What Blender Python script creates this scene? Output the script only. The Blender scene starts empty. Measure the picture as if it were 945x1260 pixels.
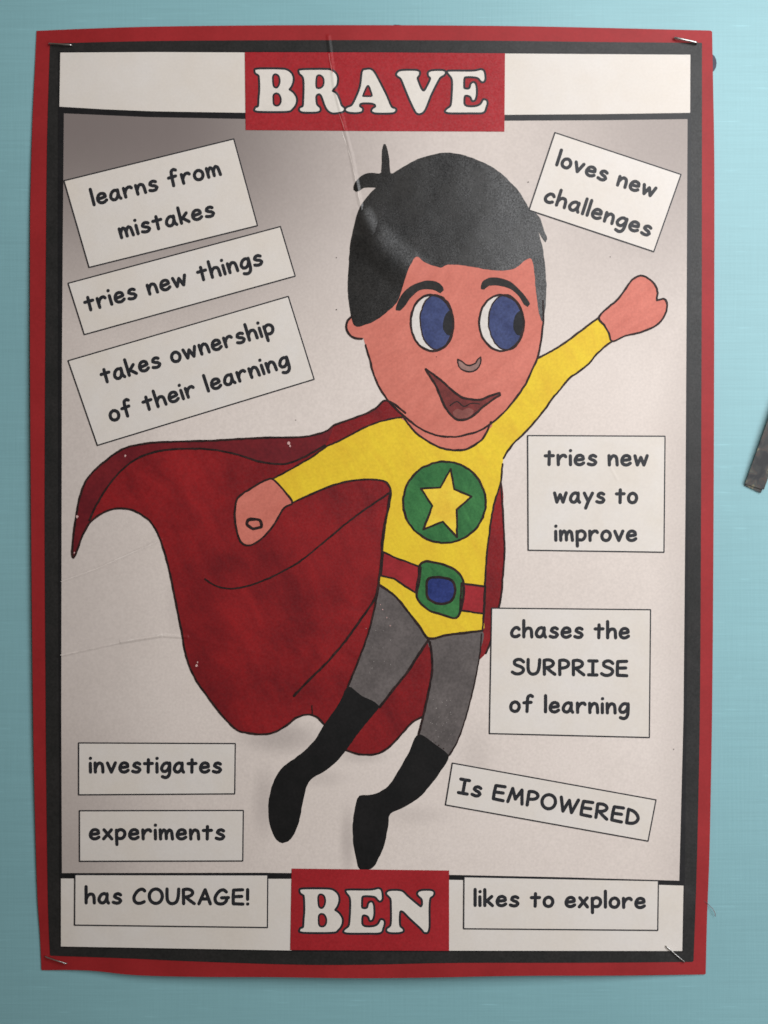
import bpy, math, random
from mathutils import Vector, noise
from mathutils.geometry import delaunay_2d_cdt

random.seed(4)
SC = bpy.context.scene
COL = SC.collection
S = 0.00036                      # metres of wall per unit of the drawing grid
CX, CY = 472.5, 630.0
DIST = 0.55

# ------------------------------------------------------------------ camera, light, exposure
cd = bpy.data.cameras.new("camera")
cam = bpy.data.objects.new("camera", cd)
COL.objects.link(cam)
cam.location = (0, -DIST, 0)
cam.rotation_euler = (math.radians(90), 0, 0)
cd.sensor_fit = 'VERTICAL'
cd.sensor_height = 36
cd.lens = 36 * DIST / (1260 * S)
cd.clip_start = 0.01
cd.clip_end = 50
cd.dof.use_dof = True
cd.dof.focus_distance = DIST - 0.012
cd.dof.aperture_fstop = 2.6
SC.camera = cam

w = bpy.data.worlds.new("World")
SC.world = w
w.use_nodes = True
bg = w.node_tree.nodes['Background']
bg.inputs[0].default_value = (1.0, 0.86, 0.70, 1)
bg.inputs[1].default_value = 0.10

def area(name, loc, target, sx, sy, power, col):
    l = bpy.data.lights.new(name, 'AREA')
    l.shape = 'RECTANGLE'; l.size = sx; l.size_y = sy
    l.energy = power; l.color = col
    o = bpy.data.objects.new(name, l); COL.objects.link(o)
    o.location = loc
    d = Vector(target) - Vector(loc)
    o.rotation_euler = d.to_track_quat('-Z', 'Y').to_euler()
    return o
area("ceiling_panel_light", (0.46, -0.58, 0.34), (0.39, 0, 0.25), 0.70, 0.56, 7.15, (0.97, 0.985, 1.01))
area("added_fill_light", (0.66, -0.62, -0.24), (0.30, 0, -0.20), 0.40, 0.40, 2.2, (0.96, 0.985, 1.03))  # unseen fill lamp, added to lift the lower right

SC.view_settings.view_transform = 'Standard'
SC.view_settings.look = 'None'
SC.view_settings.exposure = 0.0
SC.view_settings.gamma = 1.0
SC.view_settings.use_curve_mapping = False
SC.cycles.max_bounces = 4

# ------------------------------------------------------------------ node helpers
def P(x, y):                     # drawing grid -> wall plane metres
    return ((x - CX) * S, (CY - y) * S)

def seg_nodes(nt, pos, a, b, width, amp):
    """height of a crease: tent profile round the segment a-b on the sheet"""
    N, L = nt.nodes, nt.links
    ax, az = P(*a); bx, bz = P(*b)
    A = Vector((ax, 0, az)); AB = Vector((bx, 0, bz)) - A
    sub = N.new('ShaderNodeVectorMath'); sub.operation = 'SUBTRACT'
    L.new(pos, sub.inputs[0]); sub.inputs[1].default_value = A
    dot = N.new('ShaderNodeVectorMath'); dot.operation = 'DOT_PRODUCT'
    L.new(sub.outputs[0], dot.inputs[0]); dot.inputs[1].default_value = AB / AB.length_squared
    cl = N.new('ShaderNodeMath'); cl.operation = 'ADD'; cl.use_clamp = True
    L.new(dot.outputs['Value'], cl.inputs[0]); cl.inputs[1].default_value = 0
    sc = N.new('ShaderNodeVectorMath'); sc.operation = 'SCALE'
    sc.inputs[0].default_value = AB; L.new(cl.outputs[0], sc.inputs['Scale'])
    d = N.new('ShaderNodeVectorMath'); d.operation = 'SUBTRACT'
    L.new(sub.outputs[0], d.inputs[0]); L.new(sc.outputs[0], d.inputs[1])
    ln = N.new('ShaderNodeVectorMath'); ln.operation = 'LENGTH'
    L.new(d.outputs[0], ln.inputs[0])
    mr = N.new('ShaderNodeMapRange'); mr.interpolation_type = 'SMOOTHSTEP'
    L.new(ln.outputs['Value'], mr.inputs[0])
    mr.inputs[1].default_value = 0; mr.inputs[2].default_value = width * S
    mr.inputs[3].default_value = amp; mr.inputs[4].default_value = 0
    return mr.outputs[0]

def make_relief():
    g = bpy.data.node_groups.new("paper_relief", 'ShaderNodeTree')
    g.interface.new_socket("Normal", in_out='OUTPUT', socket_type='NodeSocketVector')
    N, L = g.nodes, g.links
    geo = N.new('ShaderNodeNewGeometry')
    flat = N.new('ShaderNodeVectorMath'); flat.operation = 'MULTIPLY'
    flat.inputs[1].default_value = (1, 0, 1); L.new(geo.outputs['Position'], flat.inputs[0])
    pos = flat.outputs[0]
    segs = [((404, 46), (412, 110), 4, .00022), ((412, 110), (432, 190), 3.6, .00022), ((432, 190), (446, 266), 4.4, .00026),
            ((446, 266), (462, 300), 16, .00034), ((462, 300), (505, 338), 30, .00045),
            ((74, 806), (150, 789), 3.4, .00030), ((150, 789), (200, 781), 3.6, .00042), ((200, 781), (232, 783), 3.4, .00028),
            ((74, 716), (120, 700), 2.8, .00020), ((120, 700), (200, 664), 2.8, .00022),
            ((750, 575), (758, 590), 3, .00006), ((840, 1100), (800, 1165), 16, .00016), ((232, 783), (330, 806), 4, .00004)]
    acc = None
    for a, b, wd, amp in segs:
        o = seg_nodes(g, pos, a, b, wd, amp)
        if acc is None: acc = o
        else:
            m = N.new('ShaderNodeMath'); m.operation = 'MAXIMUM'
            L.new(acc, m.inputs[0]); L.new(o, m.inputs[1]); acc = m.outputs[0]
    n1 = N.new('ShaderNodeTexNoise'); n1.inputs['Scale'].default_value = 28; n1.inputs['Detail'].default_value = 3
    L.new(pos, n1.inputs['Vector'])
    m1 = N.new('ShaderNodeMath'); m1.operation = 'MULTIPLY_ADD'
    L.new(n1.outputs[0], m1.inputs[0]); m1.inputs[1].default_value = .0005; L.new(acc, m1.inputs[2])
    n2 = N.new('ShaderNodeTexNoise'); n2.inputs['Scale'].default_value = 1500; n2.inputs['Detail'].default_value = 2
    L.new(pos, n2.inputs['Vector'])
    m2 = N.new('ShaderNodeMath'); m2.operation = 'MULTIPLY_ADD'
    L.new(n2.outputs[0], m2.inputs[0]); m2.inputs[1].default_value = .000014; L.new(m1.outputs[0], m2.inputs[2])
    b = N.new('ShaderNodeBump'); b.inputs['Strength'].default_value = 1; b.inputs['Distance'].default_value = 1
    L.new(m2.outputs[0], b.inputs['Height'])
    out = N.new('NodeGroupOutput'); L.new(b.outputs[0], out.inputs[0])
    return g
RELIEF = make_relief()

def mat(name, c1, c2=None, scale=60, rough=.5, spec=.4, speck=.12, relief=True, contrast=(.35, .65), metallic=0, stroke=None):
    m = bpy.data.materials.new(name); m.use_nodes = True
    nt = m.node_tree; N, L = nt.nodes, nt.links
    bs = N['Principled BSDF']
    bs.inputs['Roughness'].default_value = rough
    bs.inputs['Specular IOR Level'].default_value = spec * .55
    bs.inputs['Metallic'].default_value = metallic
    geo = N.new('ShaderNodeNewGeometry')
    no = N.new('ShaderNodeTexNoise'); no.inputs['Scale'].default_value = scale
    no.inputs['Detail'].default_value = 5; no.inputs['Roughness'].default_value = .65
    L.new(geo.outputs['Position'], no.inputs['Vector'])
    mr = N.new('ShaderNodeMapRange'); mr.inputs[1].default_value = contrast[0]; mr.inputs[2].default_value = contrast[1]
    src = no.outputs[0]
    if stroke:                       # brush strokes: noise drawn out along the stroke's direction
        ang, long_, fine, wgt = stroke
        mp = N.new('ShaderNodeMapping'); mp.vector_type = 'TEXTURE'
        mp.inputs['Rotation'].default_value = (0, math.radians(ang), 0)
        mp.inputs['Scale'].default_value = (1 / long_, 1, 1 / fine)
        wv = N.new('ShaderNodeTexNoise'); wv.inputs['Scale'].default_value = 18; wv.inputs['Detail'].default_value = 2
        L.new(geo.outputs['Position'], wv.inputs['Vector'])
        ws = N.new('ShaderNodeVectorMath'); ws.operation = 'SCALE'; ws.inputs['Scale'].default_value = .03
        L.new(wv.outputs['Color'], ws.inputs[0])
        wa = N.new('ShaderNodeVectorMath'); wa.operation = 'ADD'
        L.new(geo.outputs['Position'], wa.inputs[0]); L.new(ws.outputs[0], wa.inputs[1])
        L.new(wa.outputs[0], mp.inputs[0])
        ns = N.new('ShaderNodeTexNoise'); ns.inputs['Scale'].default_value = 1; ns.inputs['Detail'].default_value = 4
        ns.inputs['Roughness'].default_value = .6
        L.new(mp.outputs[0], ns.inputs['Vector'])
        mm = N.new('ShaderNodeMix'); mm.data_type = 'FLOAT'; mm.inputs[0].default_value = wgt
        L.new(no.outputs[0], mm.inputs[2]); L.new(ns.outputs[0], mm.inputs[3]); src = mm.outputs[0]
    L.new(src, mr.inputs[0])
    mx = N.new('ShaderNodeMix'); mx.data_type = 'RGBA'
    mx.inputs[6].default_value = (*c1, 1); mx.inputs[7].default_value = (*(c2 or c1), 1)
    L.new(mr.outputs[0], mx.inputs[0])
    # printer grain
    n2 = N.new('ShaderNodeTexNoise'); n2.inputs['Scale'].default_value = 900; n2.inputs['Detail'].default_value = 2
    L.new(geo.outputs['Position'], n2.inputs['Vector'])
    mr2 = N.new('ShaderNodeMapRange'); mr2.inputs[1].default_value = .3; mr2.inputs[2].default_value = .7
    mr2.inputs[3].default_value = 1 - speck; mr2.inputs[4].default_value = 1 + speck
    L.new(n2.outputs[0], mr2.inputs[0])
    vm = N.new('ShaderNodeVectorMath'); vm.operation = 'SCALE'
    L.new(mx.outputs[2], vm.inputs[0]); L.new(mr2.outputs[0], vm.inputs['Scale'])
    L.new(vm.outputs[0], bs.inputs['Base Color'])
    if relief:
        r = N.new('ShaderNodeGroup'); r.node_tree = RELIEF
        L.new(r.outputs[0], bs.inputs['Normal'])
    m['mix'] = 1
    return m

M = {}
M['red'] = mat('red_card', (.30, .017, .019), (.35, .021, .024), 40, .5, .45, .05)
M['black_card'] = mat('black_card', (.020, .020, .019), (.028, .026, .025), 90, .38, .5, .18)
M['frame'] = mat('black_print', (.011, .011, .012), (.016, .015, .016), 90, .38, .5, .18)
M['white'] = mat('white_print_paper', (.755, .70, .648), (.725, .655, .58), 22, .55, .35, .02)
M['slip'] = mat('slip_paper', (.755, .70, .648), (.73, .66, .585), 30, .55, .35, .02)
M['ink'] = mat('dark_lettering', (.016, .017, .021), (.028, .028, .032), 200, .45, .5, .15)
M['line'] = mat('drawn_ink', (.014, .009, .009), (.040, .019, .017), 260, .5, .3, .3)
M['banner'] = mat('banner_red', (.34, .017, .022), (.38, .021, .027), 50, .45, .5, .09)
M['letter_white'] = mat('letter_white', (.76, .70, .635), (.73, .67, .60), 60, .5, .4, .03)
M['cape'] = mat('cape_paint', (.145, .009, .012), (.31, .015, .017), 30, .5, .4, .10, contrast=(.36, .63), stroke=(55, 24, 90, .45))
M['cape_dark'] = mat('cape_paint_dark', (.13, .010, .015), (.18, .013, .017), 60, .5, .4, .12)
M['skin'] = mat('skin_paint', (.54, .145, .105), (.70, .215, .160), 40, .5, .4, .07, stroke=(-40, 60, 240, .5), contrast=(.32, .68))
M['yellow'] = mat('shirt_paint', (.82, .58, .030), (.70, .41, .026), 50, .5, .4, .06, contrast=(.42, .80), stroke=(60, 40, 260, .5))
M['green'] = mat('badge_paint', (.017, .105, .030), (.05, .21, .06), 80, .5, .4, .12, stroke=(60, 60, 300, .5), contrast=(.34, .66))
M['star'] = mat('star_paint', (.86, .62, .05), (.78, .50, .04), 120, .5, .4, .06)
M['belt'] = mat('belt_paint', (.27, .016, .020), (.38, .022, .030), 90, .5, .4, .1)
M['blue'] = mat('eye_paint', (.030, .042, .125), (.05, .068, .175), 160, .5, .4, .2)
M['stone'] = mat('stone_paint', (.012, .024, .125), (.028, .045, .19), 160, .5, .4, .2)
M['hair'] = mat('hair_paint', (.010, .0095, .009), (.021, .0195, .018), 60, .27, .9, .35)
M['pupil'] = mat('pupil_paint', (.012, .012, .014), (.022, .022, .024), 160, .5, .3, .2)
M['boot'] = mat('boot_paint', (.007, .007, .007), (.012, .011, .011), 80, .5, .4, .2)
M['grey'] = mat('tights_paint', (.105, .090, .086), (.15, .128, .122), 90, .5, .4, .15)
M['brow'] = mat('eyebrow_paint', (.016, .014, .013), (.032, .028, .025), 120, .5, .35, .3)
M['mouth'] = mat('mouth_paint', (.13, .022, .020), (.22, .035, .03), 150, .5, .4, .12)
M['tongue'] = mat('tongue_paint', (.20, .06, .05), (.28, .09, .075), 150, .5, .4, .12)
M['nose'] = mat('nose_paint', (.26, .15, .13), (.33, .19, .16), 150, .5, .4, .12)
M['eye_white'] = mat('eye_white_paint', (.72, .67, .62), (.68, .62, .57), 150, .5, .4, .05)
M['fleck'] = mat('bare_fleck', (.55, .30, .28), (.7, .45, .42), 150, .5, .4, .05)
M['steel'] = mat('staple_steel', (.62, .61, .59), (.5, .49, .47), 300, .28, .5, .05, relief=False, metallic=1)
M['tack'] = mat('grey_putty', (.055, .06, .085), (.08, .08, .105), 300, .6, .4, .1, relief=False)
M['thread'] = mat('red_thread', (.20, .07, .08), (.3, .12, .12), 300, .8, .2, .1, relief=False)

# camouflage print of the strip
def camo():
    m = bpy.data.materials.new('camouflage_print'); m.use_nodes = True
    N, L = m.node_tree.nodes, m.node_tree.links
    bs = N['Principled BSDF']; bs.inputs['Roughness'].default_value = .6
    geo = N.new('ShaderNodeNewGeometry')
    no = N.new('ShaderNodeTexNoise'); no.inputs['Scale'].default_value = 190; no.inputs['Detail'].default_value = 3
    no.inputs['Distortion'].default_value = .8
    L.new(geo.outputs['Position'], no.inputs['Vector'])
    cr = N.new('ShaderNodeValToRGB'); cr.color_ramp.interpolation = 'LINEAR'
    e = cr.color_ramp.elements
    e[0].position = .36; e[0].color = (.018, .018, .020, 1)
    e[1].position = .72; e[1].color = (.13, .115, .075, 1)
    for p_, c in ((.45, (.035, .037, .036, 1)), (.50, (.06, .042, .036, 1)), (.56, (.05, .055, .05, 1)), (.62, (.17, .145, .09, 1))):
        q = e.new(p_); q.color = c
    L.new(no.outputs[0], cr.inputs[0]); L.new(cr.outputs[0], bs.inputs['Base Color'])
    return m
M['camo'] = camo()

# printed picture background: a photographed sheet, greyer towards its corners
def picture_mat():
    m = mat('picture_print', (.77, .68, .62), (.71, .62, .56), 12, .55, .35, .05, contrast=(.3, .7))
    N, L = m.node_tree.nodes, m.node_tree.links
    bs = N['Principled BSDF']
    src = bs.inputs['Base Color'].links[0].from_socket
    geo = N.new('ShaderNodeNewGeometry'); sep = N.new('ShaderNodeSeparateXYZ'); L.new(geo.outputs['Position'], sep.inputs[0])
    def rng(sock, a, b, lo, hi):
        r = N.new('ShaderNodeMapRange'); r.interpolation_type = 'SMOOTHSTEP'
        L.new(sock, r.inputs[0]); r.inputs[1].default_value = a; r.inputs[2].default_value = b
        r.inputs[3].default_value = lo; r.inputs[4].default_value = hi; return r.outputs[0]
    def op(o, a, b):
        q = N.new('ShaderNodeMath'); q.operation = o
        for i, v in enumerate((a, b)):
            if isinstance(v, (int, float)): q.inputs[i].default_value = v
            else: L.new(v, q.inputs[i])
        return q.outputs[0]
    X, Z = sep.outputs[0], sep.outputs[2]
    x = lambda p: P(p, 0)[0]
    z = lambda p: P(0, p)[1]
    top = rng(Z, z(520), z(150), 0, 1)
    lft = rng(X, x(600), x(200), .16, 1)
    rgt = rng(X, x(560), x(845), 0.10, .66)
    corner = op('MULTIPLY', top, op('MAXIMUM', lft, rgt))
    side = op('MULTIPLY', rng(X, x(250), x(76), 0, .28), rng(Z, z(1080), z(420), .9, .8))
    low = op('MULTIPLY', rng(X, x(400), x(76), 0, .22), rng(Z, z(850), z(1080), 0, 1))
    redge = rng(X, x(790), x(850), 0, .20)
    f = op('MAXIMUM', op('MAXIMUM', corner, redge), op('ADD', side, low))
    # soft shadows beside the pasted drawing, painted in as part of the print
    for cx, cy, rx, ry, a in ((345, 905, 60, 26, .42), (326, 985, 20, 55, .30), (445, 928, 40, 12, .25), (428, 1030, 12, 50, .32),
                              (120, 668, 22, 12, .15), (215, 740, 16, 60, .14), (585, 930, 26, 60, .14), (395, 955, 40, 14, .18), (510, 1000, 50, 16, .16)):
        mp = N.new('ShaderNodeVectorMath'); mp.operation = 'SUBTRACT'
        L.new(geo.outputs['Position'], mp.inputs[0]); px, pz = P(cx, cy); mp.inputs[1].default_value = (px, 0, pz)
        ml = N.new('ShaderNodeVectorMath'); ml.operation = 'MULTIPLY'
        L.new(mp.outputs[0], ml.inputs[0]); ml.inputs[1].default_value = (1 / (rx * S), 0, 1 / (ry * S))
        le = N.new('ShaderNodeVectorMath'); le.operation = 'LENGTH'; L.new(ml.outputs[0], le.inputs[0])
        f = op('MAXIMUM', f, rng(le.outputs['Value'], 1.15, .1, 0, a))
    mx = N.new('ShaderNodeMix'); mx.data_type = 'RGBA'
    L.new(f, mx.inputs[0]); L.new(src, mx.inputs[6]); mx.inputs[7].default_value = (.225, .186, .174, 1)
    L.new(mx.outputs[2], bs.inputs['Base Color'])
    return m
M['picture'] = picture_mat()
def patchy_gloss(m, lo, hi, scale):
    N, L = m.node_tree.nodes, m.node_tree.links
    geo = N.new('ShaderNodeNewGeometry'); n = N.new('ShaderNodeTexNoise'); n.inputs['Scale'].default_value = scale; n.inputs['Detail'].default_value = 3
    n.inputs['Roughness'].default_value = .7
    L.new(geo.outputs['Position'], n.inputs['Vector'])
    r = N.new('ShaderNodeMapRange'); r.inputs[1].default_value = .38; r.inputs[2].default_value = .62
    r.inputs[3].default_value = lo; r.inputs[4].default_value = hi
    L.new(n.outputs[0], r.inputs[0]); L.new(r.outputs[0], N['Principled BSDF'].inputs['Specular IOR Level'])
patchy_gloss(M['hair'], .26, .62, 1500)
patchy_gloss(M['black_card'], .20, .30, 1500)
patchy_gloss(M['banner'], .12, .32, 1500)
patchy_gloss(M['cape'], .12, .28, 1200)

def wall_mat():
    m = bpy.data.materials.new('woven_blue_board'); m.use_nodes = True
    N, L = m.node_tree.nodes, m.node_tree.links
    bs = N['Principled BSDF']; bs.inputs['Roughness'].default_value = .42
    bs.inputs['Specular IOR Level'].default_value = .5
    geo = N.new('ShaderNodeNewGeometry')
    def nz(sc, detail, dist=0):
        v = N.new('ShaderNodeVectorMath'); v.operation = 'MULTIPLY'
        L.new(geo.outputs['Position'], v.inputs[0]); v.inputs[1].default_value = sc
        n = N.new('ShaderNodeTexNoise'); n.inputs['Scale'].default_value = 1; n.inputs['Detail'].default_value = detail
        L.new(v.outputs[0], n.inputs['Vector']); return n.outputs[0]
    weft = nz((28, 1, 1250), 3); warp = nz((1050, 1, 40), 2); broad = nz((7, 7, 7), 4); slub = nz((55, 1, 620), 1)
    mx = N.new('ShaderNodeMix'); mx.data_type = 'RGBA'
    mx.inputs[6].default_value = (.222, .428, .462, 1); mx.inputs[7].default_value = (.252, .48, .515, 1)
    mr0 = N.new('ShaderNodeMapRange'); mr0.inputs[1].default_value = .3; mr0.inputs[2].default_value = .7
    L.new(broad, mr0.inputs[0]); L.new(mr0.outputs[0], mx.inputs[0])
    mr = N.new('ShaderNodeMapRange'); mr.inputs[1].default_value = .28; mr.inputs[2].default_value = .72
    mr.inputs[3].default_value = .955; mr.inputs[4].default_value = 1.045; L.new(weft, mr.inputs[0])
    mrs = N.new('ShaderNodeMapRange'); mrs.inputs[1].default_value = .66; mrs.inputs[2].default_value = .80
    mrs.inputs[3].default_value = 0; mrs.inputs[4].default_value = .16; L.new(slub, mrs.inputs[0])
    ad = N.new('ShaderNodeMath'); ad.operation = 'ADD'; L.new(mr.outputs[0], ad.inputs[0]); L.new(mrs.outputs[0], ad.inputs[1])
    mw = N.new('ShaderNodeMapRange'); mw.inputs[1].default_value = .3; mw.inputs[2].default_value = .7
    mw.inputs[3].default_value = .985; mw.inputs[4].default_value = 1.015; L.new(warp, mw.inputs[0])
    mu = N.new('ShaderNodeMath'); mu.operation = 'MULTIPLY'; L.new(ad.outputs[0], mu.inputs[0]); L.new(mw.outputs[0], mu.inputs[1])
    vs = N.new('ShaderNodeVectorMath'); vs.operation = 'SCALE'; L.new(mx.outputs[2], vs.inputs[0]); L.new(mu.outputs[0], vs.inputs['Scale'])
    L.new(vs.outputs[0], bs.inputs['Base Color'])
    ah = N.new('ShaderNodeMath'); ah.operation = 'ADD'; L.new(weft, ah.inputs[0]); L.new(warp, ah.inputs[1])
    b = N.new('ShaderNodeBump'); b.inputs['Strength'].default_value = .35; b.inputs['Distance'].default_value = .0001
    L.new(ah.outputs[0], b.inputs['Height']); L.new(b.outputs[0], bs.inputs['Normal'])
    return m
M['wall'] = wall_mat()

# ------------------------------------------------------------------ the sheet's shape
def clamp(v, a=0., b=1.): return max(a, min(b, v))
def hgt(px, py):
    """how far the paper stands off the wall, in metres"""
    u = clamp((px - 44) / 828); v = clamp((py - 38) / 1160)
    sv, su = math.sin(math.pi * v), math.sin(math.pi * u)
    h = 0.45
    h += (1 - u) * 1.7 * sv ** 1.2 + u * 1.3 * sv ** 1.2
    h += (v ** 3) * 5.6 * su ** .9 + (1 - v) ** 3 * 0.5 * su
    # shallow buckle under the hair crease
    d = (px - 455) * .87 - (py - 290) * .5
    e = (px - 455) * .5 + (py - 290) * .87
    h += 0.35 * math.exp(-(d / 30) ** 2) * math.exp(-(e / 60) ** 2)
    for sx, sy in ((75, 56), (843, 51), (70, 1180), (830, 1172)):      # the staples pull the sheet in
        r2 = (px - sx) ** 2 + (py - sy) ** 2
        if r2 < 12000: h -= 0.28 * math.exp(-r2 / 900.)
    return max(h, .12) * .001

def W3(px, py, off):
    x, z = P(px, py)
    if off > .36: off = .36 + (off - .36) * .42     # inks and pasted prints lie almost flush
    h = hgt(px, py) + off * .001
    k = 1 - h / DIST            # the grid was measured on the photograph; bring it to this depth
    return (x * k, -h, z * k)

# ------------------------------------------------------------------ 2-D geometry
def catmull(pts, closed=False, step=4.0):
    n = len(pts); out = []
    rng = range(n) if closed else range(n - 1)
    for i in rng:
        p1, p2 = pts[i], pts[(i + 1) % n]
        p0 = pts[(i - 1) % n] if closed else pts[max(i - 1, 0)]
        p3 = pts[(i + 2) % n] if closed else pts[min(i + 2, n - 1)]
        k = max(1, int(math.hypot(p2[0] - p1[0], p2[1] - p1[1]) / step))
        for j in range(k):
            t = j / k; t2, t3 = t * t, t ** 3
            out.append(tuple(.5 * (2 * p1[a] + (p2[a] - p0[a]) * t + (2 * p0[a] - 5 * p1[a] + 4 * p2[a] - p3[a]) * t2
                                   + (-p0[a] + 3 * p1[a] - 3 * p2[a] + p3[a]) * t3) for a in (0, 1)))
    if not closed: out.append(tuple(pts[-1]))
    return out

def dense(pts, closed=False, step=6.0):
    out = []; n = len(pts)
    for i in (range(n) if closed else range(n - 1)):
        a, b = pts[i], pts[(i + 1) % n]
        k = max(1, int(math.hypot(b[0] - a[0], b[1] - a[1]) / step))
        out += [(a[0] + (b[0] - a[0]) * j / k, a[1] + (b[1] - a[1]) * j / k) for j in range(k)]
    if not closed: out.append(tuple(pts[-1]))
    return out

def area2(p): return sum(p[i][0] * p[(i + 1) % len(p)][1] - p[(i + 1) % len(p)][0] * p[i][1] for i in range(len(p)))

def fill(polys, holes=(), grid=0):
    """union of polygons minus holes -> verts, tris"""
    V, F = [], []
    for p in list(polys) + list(holes):
        if area2(p) < 0: p = p[::-1]
        F.append(list(range(len(V), len(V) + len(p)))); V += [Vector((a, b)) for a, b in p]
    nh = len(polys)
    if grid:
        xs = [v[0] for v in V]; ys = [v[1] for v in V]
        x = min(xs) + grid * .63
        while x < max(xs):
            y = min(ys) + grid * .57
            while y < max(ys):
                V.append(Vector((x, y))); y += grid
            x += grid
    r = delaunay_2d_cdt(V, [], F, 1, 1e-4)
    vo, _, fo, _, _, orig = r
    used = {}; ov = []; of = []
    for f, og in zip(fo, orig):
        if any(q >= nh for q in og) or not og: continue
        t = []
        for i in f:
            if i not in used: used[i] = len(ov); ov.append((vo[i][0], vo[i][1]))
            t.append(used[i])
        of.append(t)
    return ov, of

def capsule_faces(pts, rad):
    faces = []
    for i, (x, y) in enumerate(pts):
        r = rad(i) if callable(rad) else rad
        faces.append([(x + r * math.cos(a * math.pi / 4 + .2), y + r * math.sin(a * math.pi / 4 + .2)) for a in range(8)])
        if i + 1 < len(pts):
            x2, y2 = pts[i + 1]; d = math.hypot(x2 - x, y2 - y)
            if d < 1e-3: continue
            r2 = rad(i + 1) if callable(rad) else rad
            nx, ny = -(y2 - y) / d, (x2 - x) / d
            faces.append([(x + nx * r, y + ny * r), (x - nx * r, y - ny * r), (x2 - nx * r2, y2 - ny * r2), (x2 + nx * r2, y2 + ny * r2)])
    return faces

def link(name, me, material, parent):
    o = bpy.data.objects.new(name, me); COL.objects.link(o)
    if material: me.materials.append(material)
    if parent: o.parent = parent
    return o

def sheet(name, vf, off, material, parent, thick=0, smooth=True, where=None):
    """flat figure laid on the bowed sheet; its own thickness in mm when given"""
    if where is None: where = W3
    v2, f2 = vf
    me = bpy.data.meshes.new(name)
    vs = [where(x, y, off) for x, y in v2]
    fs = [tuple(f) for f in f2]
    # grid y points down, so flip for normals facing the room (-Y)
    fs2 = []
    for f in fs:
        a, b, c = (Vector(vs[i]) for i in f[:3])
        fs2.append(f if (b - a).cross(c - a).y < 0 else f[::-1])
    fs = fs2
    if thick:
        n = len(vs)
        vs += [(x, y + thick * .001, z) for x, y, z in vs]
        ed = {}
        for f in fs:
            for i in range(len(f)):
                e = (f[i], f[(i + 1) % len(f)]); ed[e] = 1
        side = [(b, a, a + n, b + n) for (a, b) in ed if (b, a) not in ed]
        fs = fs + [tuple(i + n for i in f[::-1]) for f in fs] + side
    me.from_pydata(vs, [], fs); me.update()
    if smooth and not thick: me.polygons.foreach_set('use_smooth', [True] * len(me.polygons))
    o = link(name, me, material, parent)
    return o

def wob(pts, amp, f=.15, seed=0.):
    return [(x + amp * noise.noise(Vector((x * f, y * f, seed))), y + amp * noise.noise(Vector((x * f, y * f, seed + 9)))) for x, y in pts]

def tag(o, label=None, cat=None, group=None, kind=None):
    for k, v in (('label', label), ('category', cat), ('group', group), ('kind', kind)):
        if v: o[k] = v
    return o

# ------------------------------------------------------------------ wall
me = bpy.data.meshes.new('wall')
wz = 1.3
me.from_pydata([(-wz, 0, -wz), (wz, 0, -wz), (wz, 0, wz), (-wz, 0, wz), (-wz, .02, -wz), (wz, .02, -wz), (wz, .02, wz), (-wz, .02, wz)], [],
               [(0, 1, 2, 3), (7, 6, 5, 4), (0, 4, 5, 1), (1, 5, 6, 2), (2, 6, 7, 3), (3, 7, 4, 0)])
tag(link('wall', me, M['wall'], None), kind='structure')

# ------------------------------------------------------------------ poster
poster = bpy.data.objects.new('poster', None); COL.objects.link(poster)
poster.empty_display_size = .05
tag(poster, 'red and black bordered paper poster of a drawn caped boy, stapled to the blue wall', 'poster')

red_edge = catmull([(45, 38), (110, 35.2), (200, 32.6), (330, 31.2), (470, 31), (620, 32), (750, 34.5), (874, 37.6)], step=8) + \
    catmull([(876.3, 39), (877.4, 100), (879, 200), (879, 350), (878.6, 500), (878, 650), (877, 800), (875.6, 920), (873, 1050), (870, 1130), (868.4, 1198)], step=8) + \
    catmull([(867, 1199), (760, 1200.4), (640, 1200.8), (520, 1203), (430, 1203.6), (340, 1202.4), (240, 1202), (165, 1199.8), (120, 1195), (88, 1193.6), (52, 1193.8)], step=8) + \
    catmull([(51, 1193), (49.2, 1150), (46, 1100), (43, 1000), (41, 900), (39.4, 760), (38, 600), (37, 450), (37, 330), (37.4, 250), (40, 150), (43, 85)], step=8)
sheet('backing_sheet', fill([red_edge], grid=12), 0, M['red'], poster, thick=.2)['label'] = 'red paper sheet showing as the outer border'

blk = catmull([(61.6, 53.5), (180, 50.6), (320, 49.6), (470, 49.4), (620, 50.2), (750, 51.8), (863.4, 52.6)], step=8) + \
    catmull([(863.8, 54), (863.6, 330), (863, 520), (862.4, 700), (861.4, 860), (859.6, 970), (857, 1080), (853.4, 1182)], step=8) + \
    catmull([(852, 1183.6), (720, 1184.6), (560, 1184.8), (450, 1187), (360, 1186.8), (240, 1183), (150, 1179), (63, 1176)], step=8) + \
    catmull([(61.6, 1175), (59, 1108), (57, 960), (56, 820), (55, 650), (55.4, 500), (56, 400), (57.6, 200), (60, 100)], step=8)
sheet('mount_sheet', fill([blk], grid=12), .2, M['black_card'], poster, thick=.15)['label'] = 'black paper sheet showing as the inner border'
page = dense([(71.5, 63), (301, 62.8), (621, 64), (851, 65.4), (850, 300), (847, 620), (845, 880), (842.5, 1090), (841, 1171.5), (560, 1171.4), (357, 1171), (73.5, 1166), (72.5, 900), (71.6, 600), (71.2, 300)], True, 8)
sheet('printed_page', fill([page], grid=12), .28, M['frame'], poster, thick=.07)['label'] = 'printed page with black ruled frame lines'

def poly(name, pts, off, material, parent, closed_smooth=False, grid=8, step=4, holes=(), amp=0):
    p = catmull(pts, True, step) if closed_smooth else dense(pts, True, 6)
    if amp: p = wob(p, amp)
    return sheet(name, fill([p], [catmull(h, True, step) for h in holes], grid), off, material, parent)

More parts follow.
